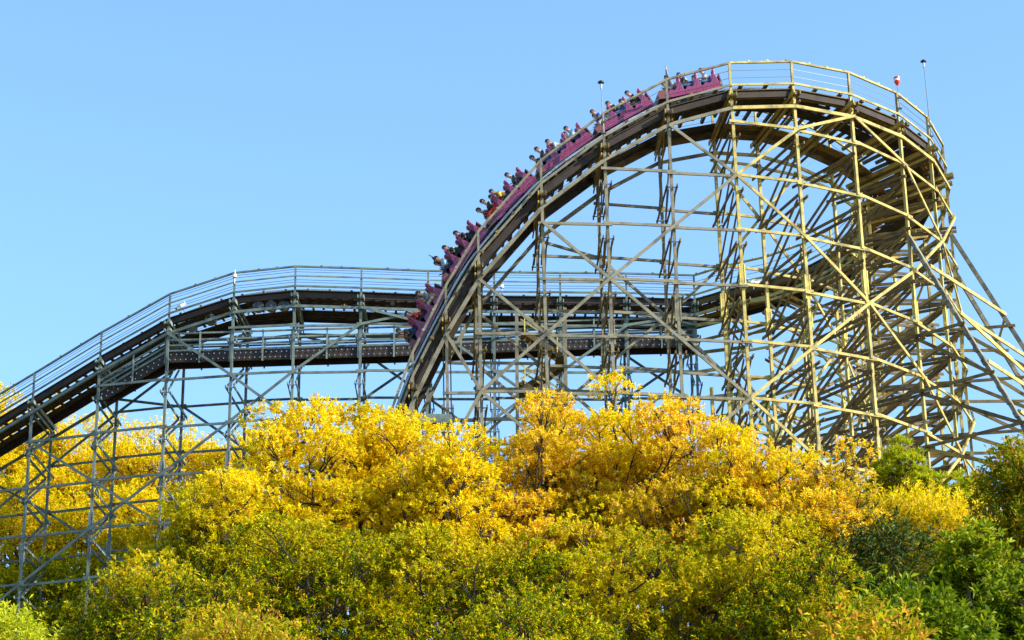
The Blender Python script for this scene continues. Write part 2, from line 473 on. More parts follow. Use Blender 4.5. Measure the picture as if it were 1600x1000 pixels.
def frame(dist):
    "position + (forward, left, up) at arc length; forward points down the drop (towards station 0)"
    for i in range(len(cum)-1):
        if cum[i+1] >= dist: break
    t = (dist-cum[i])/(cum[i+1]-cum[i])
    p = cen[i].lerp(cen[i+1], t)
    a0 = cen[max(i-2,0)]; a1 = cen[min(i+3,len(cen)-1)]
    fw = (a0-a1).normalized()
    lat = (rail[-0.62][i].lerp(rail[-0.62][i+1], t) - rail[0.62][i].lerp(rail[0.62][i+1], t)).normalized()  # towards outer side
    up = lat.cross(fw); 
    if up.z < 0: up = -up
    up.normalize(); left = up.cross(fw).normalized()
    return p, fw, left, up
tb = MB()
for i in range(len(cen)-1):
    for l in (-0.62, 0.62):
        a = rail[l][i]; b = rail[l][i+1]
        p, fw, left, up = frame(cum[i]+1e-3); p2, fw2, l2, up2 = frame(cum[i+1]-1e-3)
        for layer in range(3):
            tb.beam(a+up*(0.02+0.1*layer), b+up2*(0.02+0.1*layer), 0.2+0.03*layer, 0.094, side=left)
tb_o = tb.build('track_bed', M['dark'], ROOT)
for l in (-0.62, 0.62):
    r = MB()
    for i in range(len(cen)-1):
        p, fw, left, up = frame(cum[i]+1e-3); p2, fw2, l2, up2 = frame(cum[i+1]-1e-3)
        sgn = 1 if (rail[l][i]-cen[i]).dot(left) > 0 else -1
        r.beam(rail[l][i]+up*0.285, rail[l][i+1]+up2*0.285, 0.13, 0.02, side=left)
        r.beam(rail[l][i]+up*0.24+left*0.13*sgn, rail[l][i+1]+up2*0.24+l2*0.13*sgn, 0.02, 0.1, side=left)
    r.build('running_rail', M['steel'], tb_o)
ti = MB(); d = 0.3; n = 0
while d < cum[-1]-0.3:
    p, fw, left, up = frame(d)
    wd = 1.7 if n % 2 == 0 else 1.2
    ti.beam(p - left*wd - up*0.14, p + left*wd - up*0.14, 0.13, 0.16, side=fw)
    d += 0.62; n += 1
fl = MB()
for i in range(0, len(cen)-1):
    p, fw, left, up = frame(cum[i]+1e-3); p2, fw2, l2, up2 = frame(cum[i+1]-1e-3)
    for l in (-0.33, 0.33):
        if (i*7+int(l*10)) % 23 == 0: continue
        fl.beam(p+left*l-up*0.245, p2+l2*l-up2*0.245, 0.60, 0.05, side=left)
fl.build('under_boards', M['dark'], tb_o)
ti.build('cross_ties', M['deck'], tb_o)['label'] = 'brown timber ties under the rails'

# lift machinery under the left hill: sheaves and chain trough
for px, py in ((404,480),(424,479),(444,478),(330,500),(300,510)):
    c = U(px, py, 138.6); mb = MB()
    pts = [c+Vector((0,-0.12,0)), c+Vector((0,0.12,0))]; mb.tube(pts, [0.34,0.34], 16)
    mb.tube([c+Vector((0,-0.2,0)), c+Vector((0,0.2,0))], [0.08,0.08], 8)
    mb.beam(c+Vector((-0.02,-0.16,0)), c+Vector((-0.02,-0.16,0.8)), 0.08, 0.05)
    mb.build('cable_sheave', M['cable'], ROOT)

# lower service deck under the lift-hill run
low = [s for s in ST if s.kind == 'back' and s.i.x > -24.6]
low = ST[NT-1:NT] + low
LOWY = dict(zip([1084,978,875,772,669,565,462,367,266,159],[533,535,538,542,546,549,552,555,558,622]))
LOWZ = {NT+n: U(px, LOWY[px], Y).z for n, (px, py, Y) in enumerate(back_px) if px in LOWY}
def lowz(s):
    return LOWZ.get(ST.index(s), s.zi-4.15)
for i in range(len(low)-1):
    s, t = low[i], low[i+1]
    if s is ST[NT-1]: continue
    g = MB()
    for l in (0.12, 1.15):
        A = Vector((s.i.x, s.i.y+l, lowz(s))); B = Vector((t.i.x, t.i.y+l, lowz(t)))
        g.beam(A, B, 0.12, 0.62, up=(0,0,1))
    fl = g.build('service_deck', M['dark'], ROOT)
    g = MB()
    for l in (0.3, 0.64, 0.98):
        A = Vector((s.i.x, s.i.y+l, lowz(s)+0.34)); B = Vector((t.i.x, t.i.y+l, lowz(t)+0.34))
        g.beam(A, B, 0.3, 0.06, up=(0,0,1))
    g.build('deck_boards', M['deck'], fl)
    g = MB()
    for l in (0.03, 1.25):
        for z in (0.39, 0.72, 1.05, 1.45):
            A = Vector((s.i.x, s.i.y+l, lowz(s)+z)); B = Vector((t.i.x, t.i.y+l, lowz(t)+z))
            g.beam(A, B, 0.06, 0.10, up=(0,0,1))
        for q in (0.03, 0.5):
            A = Vector((s.i.x, s.i.y+l, lowz(s))); B = Vector((t.i.x, t.i.y+l, lowz(t)))
            c = A.lerp(B, q); g.beam(c+Vector((0,-.05,-0.4)), c+Vector((0,-.05,1.5)), 0.09, 0.09)
    g.build('deck_railing', M['grey'], fl)
    g = MB()
    A = Vector((s.i.x, s.i.y+0.05, lowz(s))); B = Vector((t.i.x, t.i.y+0.05, lowz(t)))
    for q in range(12):
        for zz in (-0.17, 0.15):
            c = A.lerp(B, (q+0.5)/12)+Vector((0.06*(zz>0), 0, zz)); g.beam(c+Vector((0,-0.045,-.035)), c+Vector((0,-0.045,.035)), 0.05, 0.03)
    g.build('bolt_heads', M['steel'], fl)

# raking struts on the outside of the turn
rk_prev = None
for i, s in enumerate(ST):
    if s.kind != 'turn' or i < NF+3 or i > NF+6 or i == NF+4: rk_prev = None if s.kind != 'turn' else rk_prev; continue
    z0 = zl(s, 2 if i == NF+3 else 1) - 1.0
    out = -s.inw; tan = Vector((-s.inw.y, s.inw.x, 0)); sl = 0.47
    def rp(z, s=s, out=out, z0=z0, sl=sl): 
        b = pt(s,'o',z); return b + out*(sl*(z0-z))
    g = MB(); zb = gz(s.o.x, s.o.y)-1
    g.beam(rp(z0), rp(zb), 0.2, 0.2, side=tan)
    for q in range(1, 30):
        z = z0 - q*0.75
        if z < zb+1: break
        g.beam(rp(z)+tan*0.13-out*0.02, rp(z-0.3)+tan*0.13-out*0.02, 0.05, 0.2, side=tan)
    b = g.build('raking_strut', M['mid'], ROOT)
    lev = [k for k, z in levels(s) if z < z0-2]
    for k in lev:
        z = zl(s,k)-0.72; c = MB()
        c.beam(pt(s,'o',z)+tan*.2, rp(z)+tan*.2+out*0.25, 0.07, 0.15, side=tan)
        c.build('strut_tie', M['brace'], b)
    c = MB()
    for n_, k in enumerate(lev[:-1]):
        c.beam(pt(s,'o',zl(s,k)-0.8)+tan*.12, rp(zl(s,k+1)-0.7)+tan*.12, 0.07, 0.18, side=tan)
    if lev[:-1]: c.build('strut_brace', M['brace'], b)
    if rk_prev:
        c = MB(); s0, rp0, z00 = rk_prev
        for k in lev:
            z = zl(s,k)
            if z < z00-1: c.beam(rp0(z)+out*.17, rp(z)+out*.17, 0.08, 0.18, up=(0,0,1))
            if z < z00-1 and k % 2 == 0 and z-LS > zb: c.beam(rp0(z)+out*.25, rp(z-LS)+out*.25, 0.08, 0.18, up=(0,0,1))
        c.build('strut_ledger', M['wood'], b)
    rk_prev = (s, rp, z0)

# heavy beam at the bottom of the drop
g = MB(); a = U(632,655,109.6); b_ = U(706,657,109.6)
g.beam(a, b_, 0.5, 0.42); g.beam(a+Vector((0,0.6,0)), b_+Vector((0,0.6,0)), 0.3, 0.42)
g.build('transfer_beam', M['grey'], ROOT)

# ------------------------------------------------------------------ stair tower behind the drop
def stair_tower():
    bx = U(845, 560, 130).x; y0 = 128.0; zt = U(845, 535, 130).z; zb = gz(bx, y0)
    T = empty('stair_tower', (bx, y0, zb), 'timber stair tower with zigzag flights behind the steep drop', 'stair tower')
    def L(v): return v - Vector((bx, y0, zb))
    Wd, D = 2.6, 2.4
    for sx in (-1, 1):
        for sy in (0, 1):
            p = MB(); x = bx+sx*Wd/2; y = y0+sy*D
            p.beam(L(Vector((x,y,zb-1))), L(Vector((x,y,zt+1.2))), 0.18, 0.18, side=Vector((1,0,0)))
            p.build('post', M['mid'], T)
    z = zt; k = 0
    while z > zb+2 and k < 8:
        sx = 1 if k % 2 else -1
        a = Vector((bx+sx*Wd*0.42, y0+(k%2)*1.2+0.6, z)); b = Vector((bx-sx*Wd*0.42, y0+(k%2)*1.2+0.6, z-1.5))
        f = MB()
        for dy in (-0.5, 0.5): f.beam(L(a)+Vector((0,dy,0)), L(b)+Vector((0,dy,0)), 0.07, 0.28, up=(0,0,1))
        for q in range(8):
            c = a.lerp(b, (q+0.5)/8); f.beam(L(c)+Vector((0,-.48,0)), L(c)+Vector((0,.48,0)), 0.26, 0.05)
        f.build('stair_flight', M['deck'], T)
        h = MB()
        for dy in (-0.5, 0.5): h.beam(L(a)+Vector((0,dy,1)), L(b)+Vector((0,dy,1)), 0.06, 0.09, up=(0,0,1))
        for q in (0.1,.5,.9):
            c = a.lerp(b,q)
            for dy in (-0.55,0.55): h.beam(L(c)+Vector((0,dy,0)), L(c)+Vector((0,dy,1)), 0.06, 0.06)
        h.build('stair_rail', M['wood'], T)
        lp = MB(); cx = bx-sx*Wd*0.42
        lp.beam(L(Vector((cx-0.3, y0+1.2, z-1.55))), L(Vector((cx+0.3, y0+1.2, z-1.55))), 2.3, 0.07)
        lp.build('landing', M['deck'], T)
        z -= 1.5; k += 1
stair_tower()

# ------------------------------------------------------------------ masts, lamps, cameras
def mast(name, label, cat, base, top, head):
    base = Vector(base); top = Vector(top)
    T = empty(name, base, label, cat)
    h = top-base
    p = MB(); p.tube([Vector((0,0,0)), h*0.5, h], [0.03,0.022,0.015], 8)
    p.beam(Vector((-0.12,0,0.1)), Vector((0.12,0,0.1)), 0.1, 0.06); p.beam(Vector((-0.12,0,0.7)), Vector((0.12,0,0.7)), 0.1, 0.06)
    p.build('pole', M['cable'], T)
    head(T, h)
    return T
def hat(T, h):
    m = MB(); m.tube([h, h+Vector((0,0,.06)), h+Vector((0,0,.13)), h+Vector((0,0,.2))], [0.05,0.17,0.12,0.02], 12)
    m.build('lamp_cap', M['black'], T, smooth=True)
    m = MB(); m.tube([h-Vector((0,0,.28)), h-Vector((0,0,.02))], [0.045,0.06], 10); m.build('lamp_glass', M['steel'], T)
def beacon(T, h):
    m = MB(); m.tube([h, h+Vector((0,0,.1)), h+Vector((0,0,.22))], [0.05,0.12,0.17], 14); m.build('lamp_base', M['red'], T)
    m = MB(); m.tube([h+Vector((0,0,.22)), h+Vector((0,0,.36))], [0.14,0.14], 14); m.build('lens', M['white'], T)
    m = MB(); m.tube([h+Vector((0,0,.36)), h+Vector((0,0,.44)), h+Vector((0,0,.5))], [0.17,0.16,0.06], 14); m.build('lens_cap', M['red'], T)
s4 = ST[3+4]; s9 = ST[3+9]; s10 = ST[3+10]
def ptop(s): return pt(s,'o',s.zo+HR) - s.inw*0.16
mast('mast_light', 'tall thin mast with black cap above the upper part of the drop', 'mast', ptop(s4)-Vector((0,0,1.2)), U(939,131,ptop(s4).y), hat)
mast('mast_light', 'tallest thin mast with black cap at the right end of the crest', 'mast', ptop(s10)-Vector((0,0,1.2)), U(1443,98,ptop(s10).y), hat)
mast('warning_beacon', 'red and white beacon on a short pole above the right side of the crest', 'warning light', ptop(s9)-Vector((0,0,1.0)), U(1402,133,ptop(s9).y), beacon)

def camera_box(loc, rot, label, hs=1.0):
    T = empty('security_camera', loc, label, 'security camera'); T.rotation_euler = rot
    m = MB(); m.beam(Vector((-0.32*hs,0,0)), Vector((0.32*hs,0,0)), 0.17, 0.17); m.build('housing', M['white'], T, bevel=0.02)
    m = MB(); m.beam(Vector((-0.38*hs,0,0.11)), Vector((0.36*hs,0,0.11)), 0.22, 0.03); m.build('sun_shield', M['white'], T)
    m = MB(); m.tube([Vector((0,0,-.1)), Vector((0,0,-0.45))], [0.03,0.03], 8); m.build('bracket', M['steel'], T)
    m = MB(); m.tube([Vector((-0.32*hs,0,0)), Vector((-0.36*hs,0,0))], [0.07,0.07], 12); m.build('lens', M['black'], T)
camera_box(U(283,479,138.0), (0, R(-38), 0.3), 'white box camera tilted on the deck edge at the top of the left slope')
camera_box(U(1178,441,134.5), (0, R(4), 0.2), 'long white box camera on the deck edge behind the curved lattice', 1.15)
def small_lamp(loc, label):
    T = empty('deck_lamp', loc, label, 'lamp')
    m = MB(); m.tube([Vector((0,0,-.5)), Vector((0,0,0.35))], [0.03,0.03], 8); m.build('stem', M['steel'], T)
    m = MB(); m.tube([Vector((0,0,-.12)), Vector((0,0,0.1))], [0.13,0.11], 12); m.tube([Vector((0,0,.1)), Vector((0,0,0.16))], [0.16,0.03], 12); m.build('shade', M['white'], T)
small_lamp(U(784,447,136.6), 'small white lamp on the far handrail just right of the drop')
small_lamp(U(367,428,136.8)+Vector((0,0,-.1)), 'small white lamp on a handrail post where the left slope levels out')

# ------------------------------------------------------------------ train
def car_parts():
    "returns list of (name, MB, material, children) in car coordinates: x forward, y left, z up from the running rail"
    parts = []
    rows = (0.93, 0.0, -0.93)
    # side panels with a raised wedge per row
    prof = [(1.46,0.10),(1.48,0.36)]
    for r in rows:
        prof += [(r+0.42,0.36),(r+0.30,0.50),(r-0.02,0.46),(r-0.26,0.78),(r-0.38,0.84),(r-0.46,0.38)]
    prof += [(-1.46,0.4),(-1.44,0.10)]
    b = MB()
    for y in (-0.66, 0.60): b.prism(prof, y, y+0.06)
    b.beam((-1.44,0,0.13),(1.42,0,0.13),1.2,0.05)
    for y in (-0.665, 0.665):
        b.beam((-1.40,y,0.30),(1.40,y,0.30),0.03,0.05)
    g = MB()
    for r in rows:
        for y in (-0.664, 0.664):
            g.beam((r+0.36,y,0.14),(r-0.02,y,0.46),0.012,0.035,up=(1,0,0)); g.beam((r-0.5,y,0.14),(r-0.48,y,0.38),0.012,0.04,up=(1,0,0)); g.beam((r-0.12,y,0.2),(r-0.34,y,0.7),0.012,0.03,up=(1,0,0))
    return rows, b, g
def build_train():
    L = 3.0; d0 = None
    # find arc position of the nose: centre-line point nearest to where the photo shows the front
    best = min(range(len(cen)), key=lambda i: (cen[i]-U(652,520,113.0)).length)
    d0 = cum[best]
    p0, *_ = frame(d0+9)
    T = empty('coaster_train', p0, 'magenta roller coaster train of linked open cars full of riders on the steep drop', 'train')
    rows, body, seams = car_parts()
    riders = []
    protos = None
    for c in range(6):
        dist = d0 + 0.8 + c*3.56
        p, fw, left, up = frame(dist)
        mat = Matrix((( fw.x,left.x,up.x,p.x+up.x*0.3),( fw.y,left.y,up.y,p.y+up.y*0.3),( fw.z,left.z,up.z,p.z+up.z*0.3),(0,0,0,1)))
        loc = Matrix.Translation(-p0) @ mat
        if protos is None:
            car = body.build('train_car', M['magenta'], T, bevel=0.012)
            seams.build('panel_trim', M['maroon'], car)
            m = MB(); m.prism([(1.485,0.10),(1.86,0.14),(1.88,0.42),(1.72,0.60),(1.485,0.56)],-0.66,0.66); m.build('front_panel', M['maroon'], car)
            m = MB(); m.beam((-1.49,0,0.14),(-1.52,0,0.86),1.22,0.06,up=(1,0,0)); m.build('rear_panel', M['maroon'], car)
            for r in rows:
                for y in (-0.31, 0.31):
                    s = MB()
                    s.beam((r-0.28,y,0.46),(r+0.22,y,0.50),0.5,0.14)
                    s.beam((r-0.27,y,0.48),(r-0.42,y,1.10),0.44,0.11,up=(1,0,0))
                    s.beam((r-0.42,y,1.12),(r-0.47,y,1.28),0.32,0.12,up=(1,0,0))
                    st = s.build('seat', M['seat'], car, bevel=0.03)
                    s = MB(); s.tube([(r+0.40,y-0.2,0.30),(r+0.18,y-0.2,0.62),(r+0.05,y-0.14,0.72),(r+0.05,y+0.14,0.72),(r+0.18,y+0.2,0.62),(r+0.40,y+0.2,0.30)],[0.025]*6,8)
                    s.build('lap_bar', M['black'], car)
            for x in (-0.95, 0.95):
                for y in (-0.45, 0.45):
                    s = MB(); s.tube([(x,y-0.05,0.14),(x,y+0.05,0.14)],[0.15,0.15],18); s.tube([(x,y-0.07,0.14),(x,y+0.07,0.14)],[0.05,0.05],10)
                    s.build('wheel', M['black'], car)
            m = MB(); m.beam((-1.5,0,0.12),(-1.85,0,0.12),0.12,0.1); m.build('coupler', M['black'], car)
            protos = car
        else:
            car = protos.copy(); COL.objects.link(car); car.parent = T
            for ch in protos.children:
                k = ch.copy(); COL.objects.link(k); k.parent = car
        car.matrix_local = loc
        for ri, r in enumerate(rows):
            for sd, y in (('far', -0.31), ('near', 0.31)):
                riders.append((c, ri, sd, mat @ Matrix.Translation((r-0.02, y, 0.54)) @ Matrix.Scale(1.17, 4)))
    return riders
RID = build_train()
# near side = outer side: left vector sign check is done through the y of the seat
def skin_mesh(name, verts, edges, rad, sub=1):
    me = bpy.data.meshes.new(name); me.from_pydata([Vector(v) for v in verts], edges, [])
    o = bpy.data.objects.new(name, me); COL.objects.link(o)
    m = o.modifiers.new('skin', 'SKIN'); m.use_smooth_shade = True; m.branch_smoothing = 0.4
    for i, r in enumerate(rad):
        sv = me.skin_vertices[0].data[i]; sv.radius = (r, r) if not isinstance(r, tuple) else r
        sv.use_root = (i == 0)
    s = o.modifiers.new('sub', 'SUBSURF'); s.levels = sub; s.render_levels = sub
    bpy.context.view_layer.update()
    dg = bpy.context.evaluated_depsgraph_get()
    out = bpy.data.meshes.new_from_object(o.evaluated_get(dg))
    bpy.data.objects.remove(o); bpy.data.meshes.remove(me)
    out.name = name
    for p in out.polygons: p.use_smooth = True
    return out
# seated figure, origin at the hips on the seat, x forward, z up
def figure(pose):
    lean_ = {'bar':0.06, 'up':0.0, 'crouch':0.22, 'one':0.04}[pose]
    ch = (lean_, 0, 0.42); nk = (lean_*1.3, 0, 0.56); hd = (lean_*1.3+0.04, 0, 0.68); tp = (lean_*1.3+0.03, 0, 0.79)
    V = [(0,0,0.10), (0.02+lean_*.4,0,0.25), ch, nk, hd, tp]
    Rr = [0.15, (0.14,0.12), (0.155,0.12), 0.055, (0.085,0.095), 0.07]
    E = [(0,1),(1,2),(2,3),(3,4),(4,5)]
    arms = []
    for k, sy in enumerate((-1, 1)):
        shp = (lean_, sy*0.19, 0.46)
        if pose == 'up' or (pose == 'one' and sy == 1):
            el = (lean_+0.08, sy*0.27, 0.72); wr = (lean_+0.02, sy*0.30, 0.98); hn = (lean_+0.03, sy*0.30, 1.07)
        else:
            el = (lean_+0.10, sy*0.25, 0.24); wr = (0.30, sy*0.15, 0.30); hn = (0.37, sy*0.12, 0.33)
        n = len(V); V += [shp, el, wr, hn]; Rr += [0.062, 0.047, 0.033, 0.036]
        E += [(2,n),(n,n+1),(n+1,n+2),(n+2,n+3)]
        # five fingers
        d = (Vector(hn)-Vector(wr)).normalized(); sidev = Vector((0,1,0)) if abs(d.y) < .9 else Vector((1,0,0))
        for f in range(4):
            b = Vector(hn) + sidev*(0.014*(f-1.5)); ln = (0.05,0.06,0.055,0.042)[f]
            q = len(V); V += [tuple(b + d*0.03 + sidev*(0.006*(f-1.5))), tuple(b + d*(0.03+ln) - Vector((0,0,0.02 if pose != 'up' else 0)))]; Rr += [0.010, 0.008]
            E += [(n+3,q),(q,q+1)]
        q = len(V); V += [tuple(Vector(wr) + d*0.035 - sidev*sy*0.04), tuple(Vector(wr) + d*0.07 - sidev*sy*0.055)]; Rr += [0.012, 0.009]
        E += [(n+2,q),(q,q+1)]
        arms.append((shp, el, wr))
    legs = []
    for sy in (-1, 1):
        hp = (0.03, sy*0.09, 0.09); kn = (0.40, sy*0.11, 0.16); an = (0.52, sy*0.10, -0.22); to = (0.66, sy*0.10, -0.26)
        n = len(V); V += [hp, kn, an, to]; Rr += [0.085, 0.06, 0.042, 0.04]
        E += [(0,n),(n,n+1),(n+1,n+2),(n+2,n+3)]; legs.append((hp, kn, an, to))
    body = skin_mesh('person', V, E, Rr)
    # jacket
    V = [(0,0,0.10), (0.02+lean_*.4,0,0.25), ch, (lean_*1.2,0,0.515)]; Rr = [(0.17,0.165), (0.165,0.145), (0.185,0.15), 0.075]; E = [(0,1),(1,2),(2,3)]
    for shp, el, wr in arms:
        n = len(V); V += [shp, el, tuple(Vector(el).lerp(Vector(wr), 0.93))]; Rr += [0.08, 0.062, 0.05]; E += [(2,n),(n,n+1),(n+1,n+2)]
    jacket = skin_mesh('jacket', V, E, Rr)
    V = [(0.0,0,0.09)]; Rr = [0.165]; E = []
    for hp, kn, an, to in legs:
        n = len(V); V += [hp, kn, tuple(Vector(kn).lerp(Vector(an), 0.92))]; Rr += [0.10, 0.075, 0.06]; E += [(0,n),(n,n+1),(n+1,n+2)]
    trousers = skin_mesh('trousers', V, E, Rr)
    # hair: cap over the crown and back
    bm = bmesh.new(); bmesh.ops.create_uvsphere(bm, u_segments=14, v_segments=10, radius=1)
    for v in list(bm.verts):
        if v.co.z < -0.15 and v.co.x > -0.1 or v.co.z < -0.6 or (v.co.x > 0.75 and v.co.z < 0.45): bm.verts.remove(v)
    c = Vector(hd)+Vector((-0.005,0,0.035))
    for v in bm.verts:
        v.co = Vector((v.co.x*0.118, v.co.y*0.105, v.co.z*0.13)) * (1+0.06*math.sin(v.co.y*9+v.co.z*7)) + c
    hair = bpy.data.meshes.new('hair'); bm.to_mesh(hair); bm.free()
    # nose, eyes, ears
    f = MB(); hx = Vector(hd)
    f.tube([hx+Vector((0.075,0,0.045)), hx+Vector((0.115,0,0.0)), hx+Vector((0.08,0,-0.01))],[0.008,0.018,0.008],6)
    for sy in (-1,1): f.tube([hx+Vector((0,sy*0.085,0.02)), hx+Vector((0,sy*0.108,0.02))],[0.03,0.02],8)
    fo = f.build('face', M['skin']); fm = fo.data; bpy.data.objects.remove(fo)
    f = MB()
    for sy in (-1,1): f.tube([hx+Vector((0.078,sy*0.034,0.03)), hx+Vector((0.09,sy*0.034,0.03))],[0.011,0.008],8)
    f.beam(hx+Vector((0.08,-0.025,-0.045)), hx+Vector((0.08,0.025,-0.045)), 0.014, 0.008)
    eo = f.build('eyes', M['black']); em = eo.data; bpy.data.objects.remove(eo)
    return dict(body=body, jacket=jacket, trousers=trousers, hair=hair, face=fm, eyes=em)
FIG = {p: figure(p) for p in ('bar','up','crouch','one')}
for fg in FIG.values():
    for k, m in (('body',M['skin']),('jacket',M['black']),('trousers',M['black']),('hair',M['hair']),('face',M['skin']),('eyes',M['black'])):
        if not fg[k].materials: fg[k].materials.append(m)
        else: fg[k].materials[0] = m
        for p in fg[k].polygons: p.material_index = 0
CC = {'black':(0.014,0.015,0.02),'navy':(0.015,0.025,0.07),'charcoal':(0.05,0.05,0.055),'red':(0.55,0.03,0.02),'bright blue':(0.02,0.06,0.6),
      'yellow':(0.8,0.42,0.02),'white':(0.7,0.7,0.72),'light grey':(0.35,0.36,0.4),'pale blue':(0.3,0.45,0.65),'grey':(0.18,0.18,0.2),
      'beige':(0.5,0.4,0.28),'denim':(0.04,0.09,0.22),'dark green':(0.02,0.05,0.035)}
# (car, row, side): jacket, trousers, pose, hair
RD = {(0,0,'near'):('charcoal','navy','crouch','hair'),(0,0,'far'):('navy','black','crouch','hair'),
 (0,1,'near'):('red','black','crouch','hair'),(0,1,'far'):('black','denim','bar','hair'),
 (0,2,'near'):('grey','beige','bar','hair'),(0,2,'far'):('black','navy','bar','hair'),
 (1,0,'near'):('pale blue','navy','bar','hair'),(1,0,'far'):('charcoal','black','one','hair'),
 (1,2,'near'):('navy','black','crouch','hair'),(1,2,'far'):('black','black','bar','hair'),(1,1,'near'):('dark green','black','crouch','hair'),
 (2,0,'near'):('black','red','bar','hair'),(2,0,'far'):('navy','denim','crouch','hair'),(2,2,'near'):('charcoal','navy','bar','hair'),(3,1,'far'):('black','denim','bar','hair'),(1,1,'far'):('charcoal','navy','bar','hair'),(3,0,'far'):('black','black','crouch','hair'),(5,0,'far'):('black','navy','bar','hair'),(5,2,'far'):('navy','black','crouch','hair'),
 (2,1,'near'):('yellow','navy','crouch','hair'),(2,1,'far'):('red','black','crouch','hair'),
 (3,0,'near'):('navy','denim','bar','hair'),(3,1,'near'):('light grey','denim','crouch','hair'),(3,2,'near'):('pale blue','navy','bar','hair'),(3,2,'far'):('black','navy','bar','hair'),
 (4,0,'near'):('bright blue','beige','crouch','hair_brown'),(4,0,'far'):('white','black','bar','hair'),
 (4,1,'near'):('navy','denim','crouch','hair'),(4,1,'far'):('black','black','bar','hair'),
 (4,2,'near'):('black','black','bar','hair'),(4,2,'far'):('white','navy','crouch','hair'),
 (5,0,'near'):('grey','charcoal','one','hair'),(5,1,'near'):('black','denim','crouch','hair'),(5,1,'far'):('charcoal','black','bar','hair'),
 (5,2,'near'):('light grey','denim','bar','hair_brown')}
def extra_rows():
    return RD
CARN = ['front car', 'second car', 'third car', 'fourth car', 'fifth car', 'rearmost car']
ROWN = ['first', 'middle', 'last']
def put_rider(c, r, sd, mat):
    if (c, r, sd) not in RD: return
    jk, tr, pose, hr = RD[(c, r, sd)]
    fg = FIG[pose]
    o = bpy.data.objects.new('person', fg['body']); COL.objects.link(o); o.matrix_world = mat
    ph = {'bar':'holding bar','up':'with both arms raised','crouch':'hunched','one':'arm raised'}[pose]
    tag(o, '%s top, %s trousers, %s, %s seat, %s row, %s' % (jk, tr, ph, sd, ROWN[r], CARN[c]), 'person', 'riders on the coaster train')
    for k, m in (('jacket', cloth(jk.replace(' ','_'), CC[jk])), ('trousers', cloth(tr.replace(' ','_'), CC[tr])), ('hair', M[hr]), ('face', M['skin']), ('eyes', M['black'])):
        ch = bpy.data.objects.new(k, fg[k]); COL.objects.link(ch); ch.parent = o
        ch.material_slots[0].link = 'OBJECT'; ch.material_slots[0].material = m
for c, r, sd, mat in RID: put_rider(c, r, sd, mat)

# ------------------------------------------------------------------ trees
def leaves(rng, cen_, dirs, per, ll, lw, spread, mode='spray'):
    """cen_ (n,3) twig bases, dirs (n,3) twig directions -> leaf quads"""
    n = len(cen_)
    t = rng.random((n, per))
    if mode == 'tuft': pos = cen_[:,None,:] + dirs[:,None,:]*(t[...,None]*0.08)
    else: pos = cen_[:,None,:] + dirs[:,None,:]*(t[...,None]*spread)
    if mode in ('spray','rosette'): pos = cen_[:,None,:] + dirs[:,None,:]*(t[...,None]**0.5*spread)
    rnd = rng.normal(size=(n, per, 3)); rnd /= np.linalg.norm(rnd, axis=2, keepdims=True)
    k = 0.75 if mode != 'tuft' else 1.0
    ld = dirs[:,None,:]*k + rnd*0.8; ld /= np.linalg.norm(ld, axis=2, keepdims=True)
    if mode == 'droop': ld[...,2] -= 0.35; ld /= np.linalg.norm(ld, axis=2, keepdims=True)
    up = rng.normal(size=(n, per, 3))*0.55 + np.array([0.10,-0.25,0.8])
    sd = np.cross(ld, up); sd /= (np.linalg.norm(sd, axis=2, keepdims=True)+1e-9)
    L = ll*(0.5+1.0*rng.random((n, per, 1))); Wd = lw*(0.7+0.5*rng.random((n, per, 1)))
    nrm = np.cross(sd, ld)
    a = pos; c = pos + ld*L - np.array([0,0,1])*L*0.12
    m1 = pos + ld*L*0.55 + sd*Wd*0.5 + nrm*L*0.06; m2 = pos + ld*L*0.55 - sd*Wd*0.5 + nrm*L*0.06
    return np.stack([a, m1, c, m2], axis=2).reshape(-1, 3)

def quad_mesh(name, v, mat):
    n = len(v)//4
    me = bpy.data.meshes.new(name)
    me.vertices.add(len(v)); me.vertices.foreach_set('co', v.astype(np.float32).ravel())
    me.loops.add(len(v)); me.loops.foreach_set('vertex_index', np.arange(len(v), dtype=np.int32))
    me.polygons.add(n); me.polygons.foreach_set('loop_start', np.arange(0, len(v), 4, dtype=np.int32))
    me.update(calc_edges=True); me.materials.append(mat)
    return me

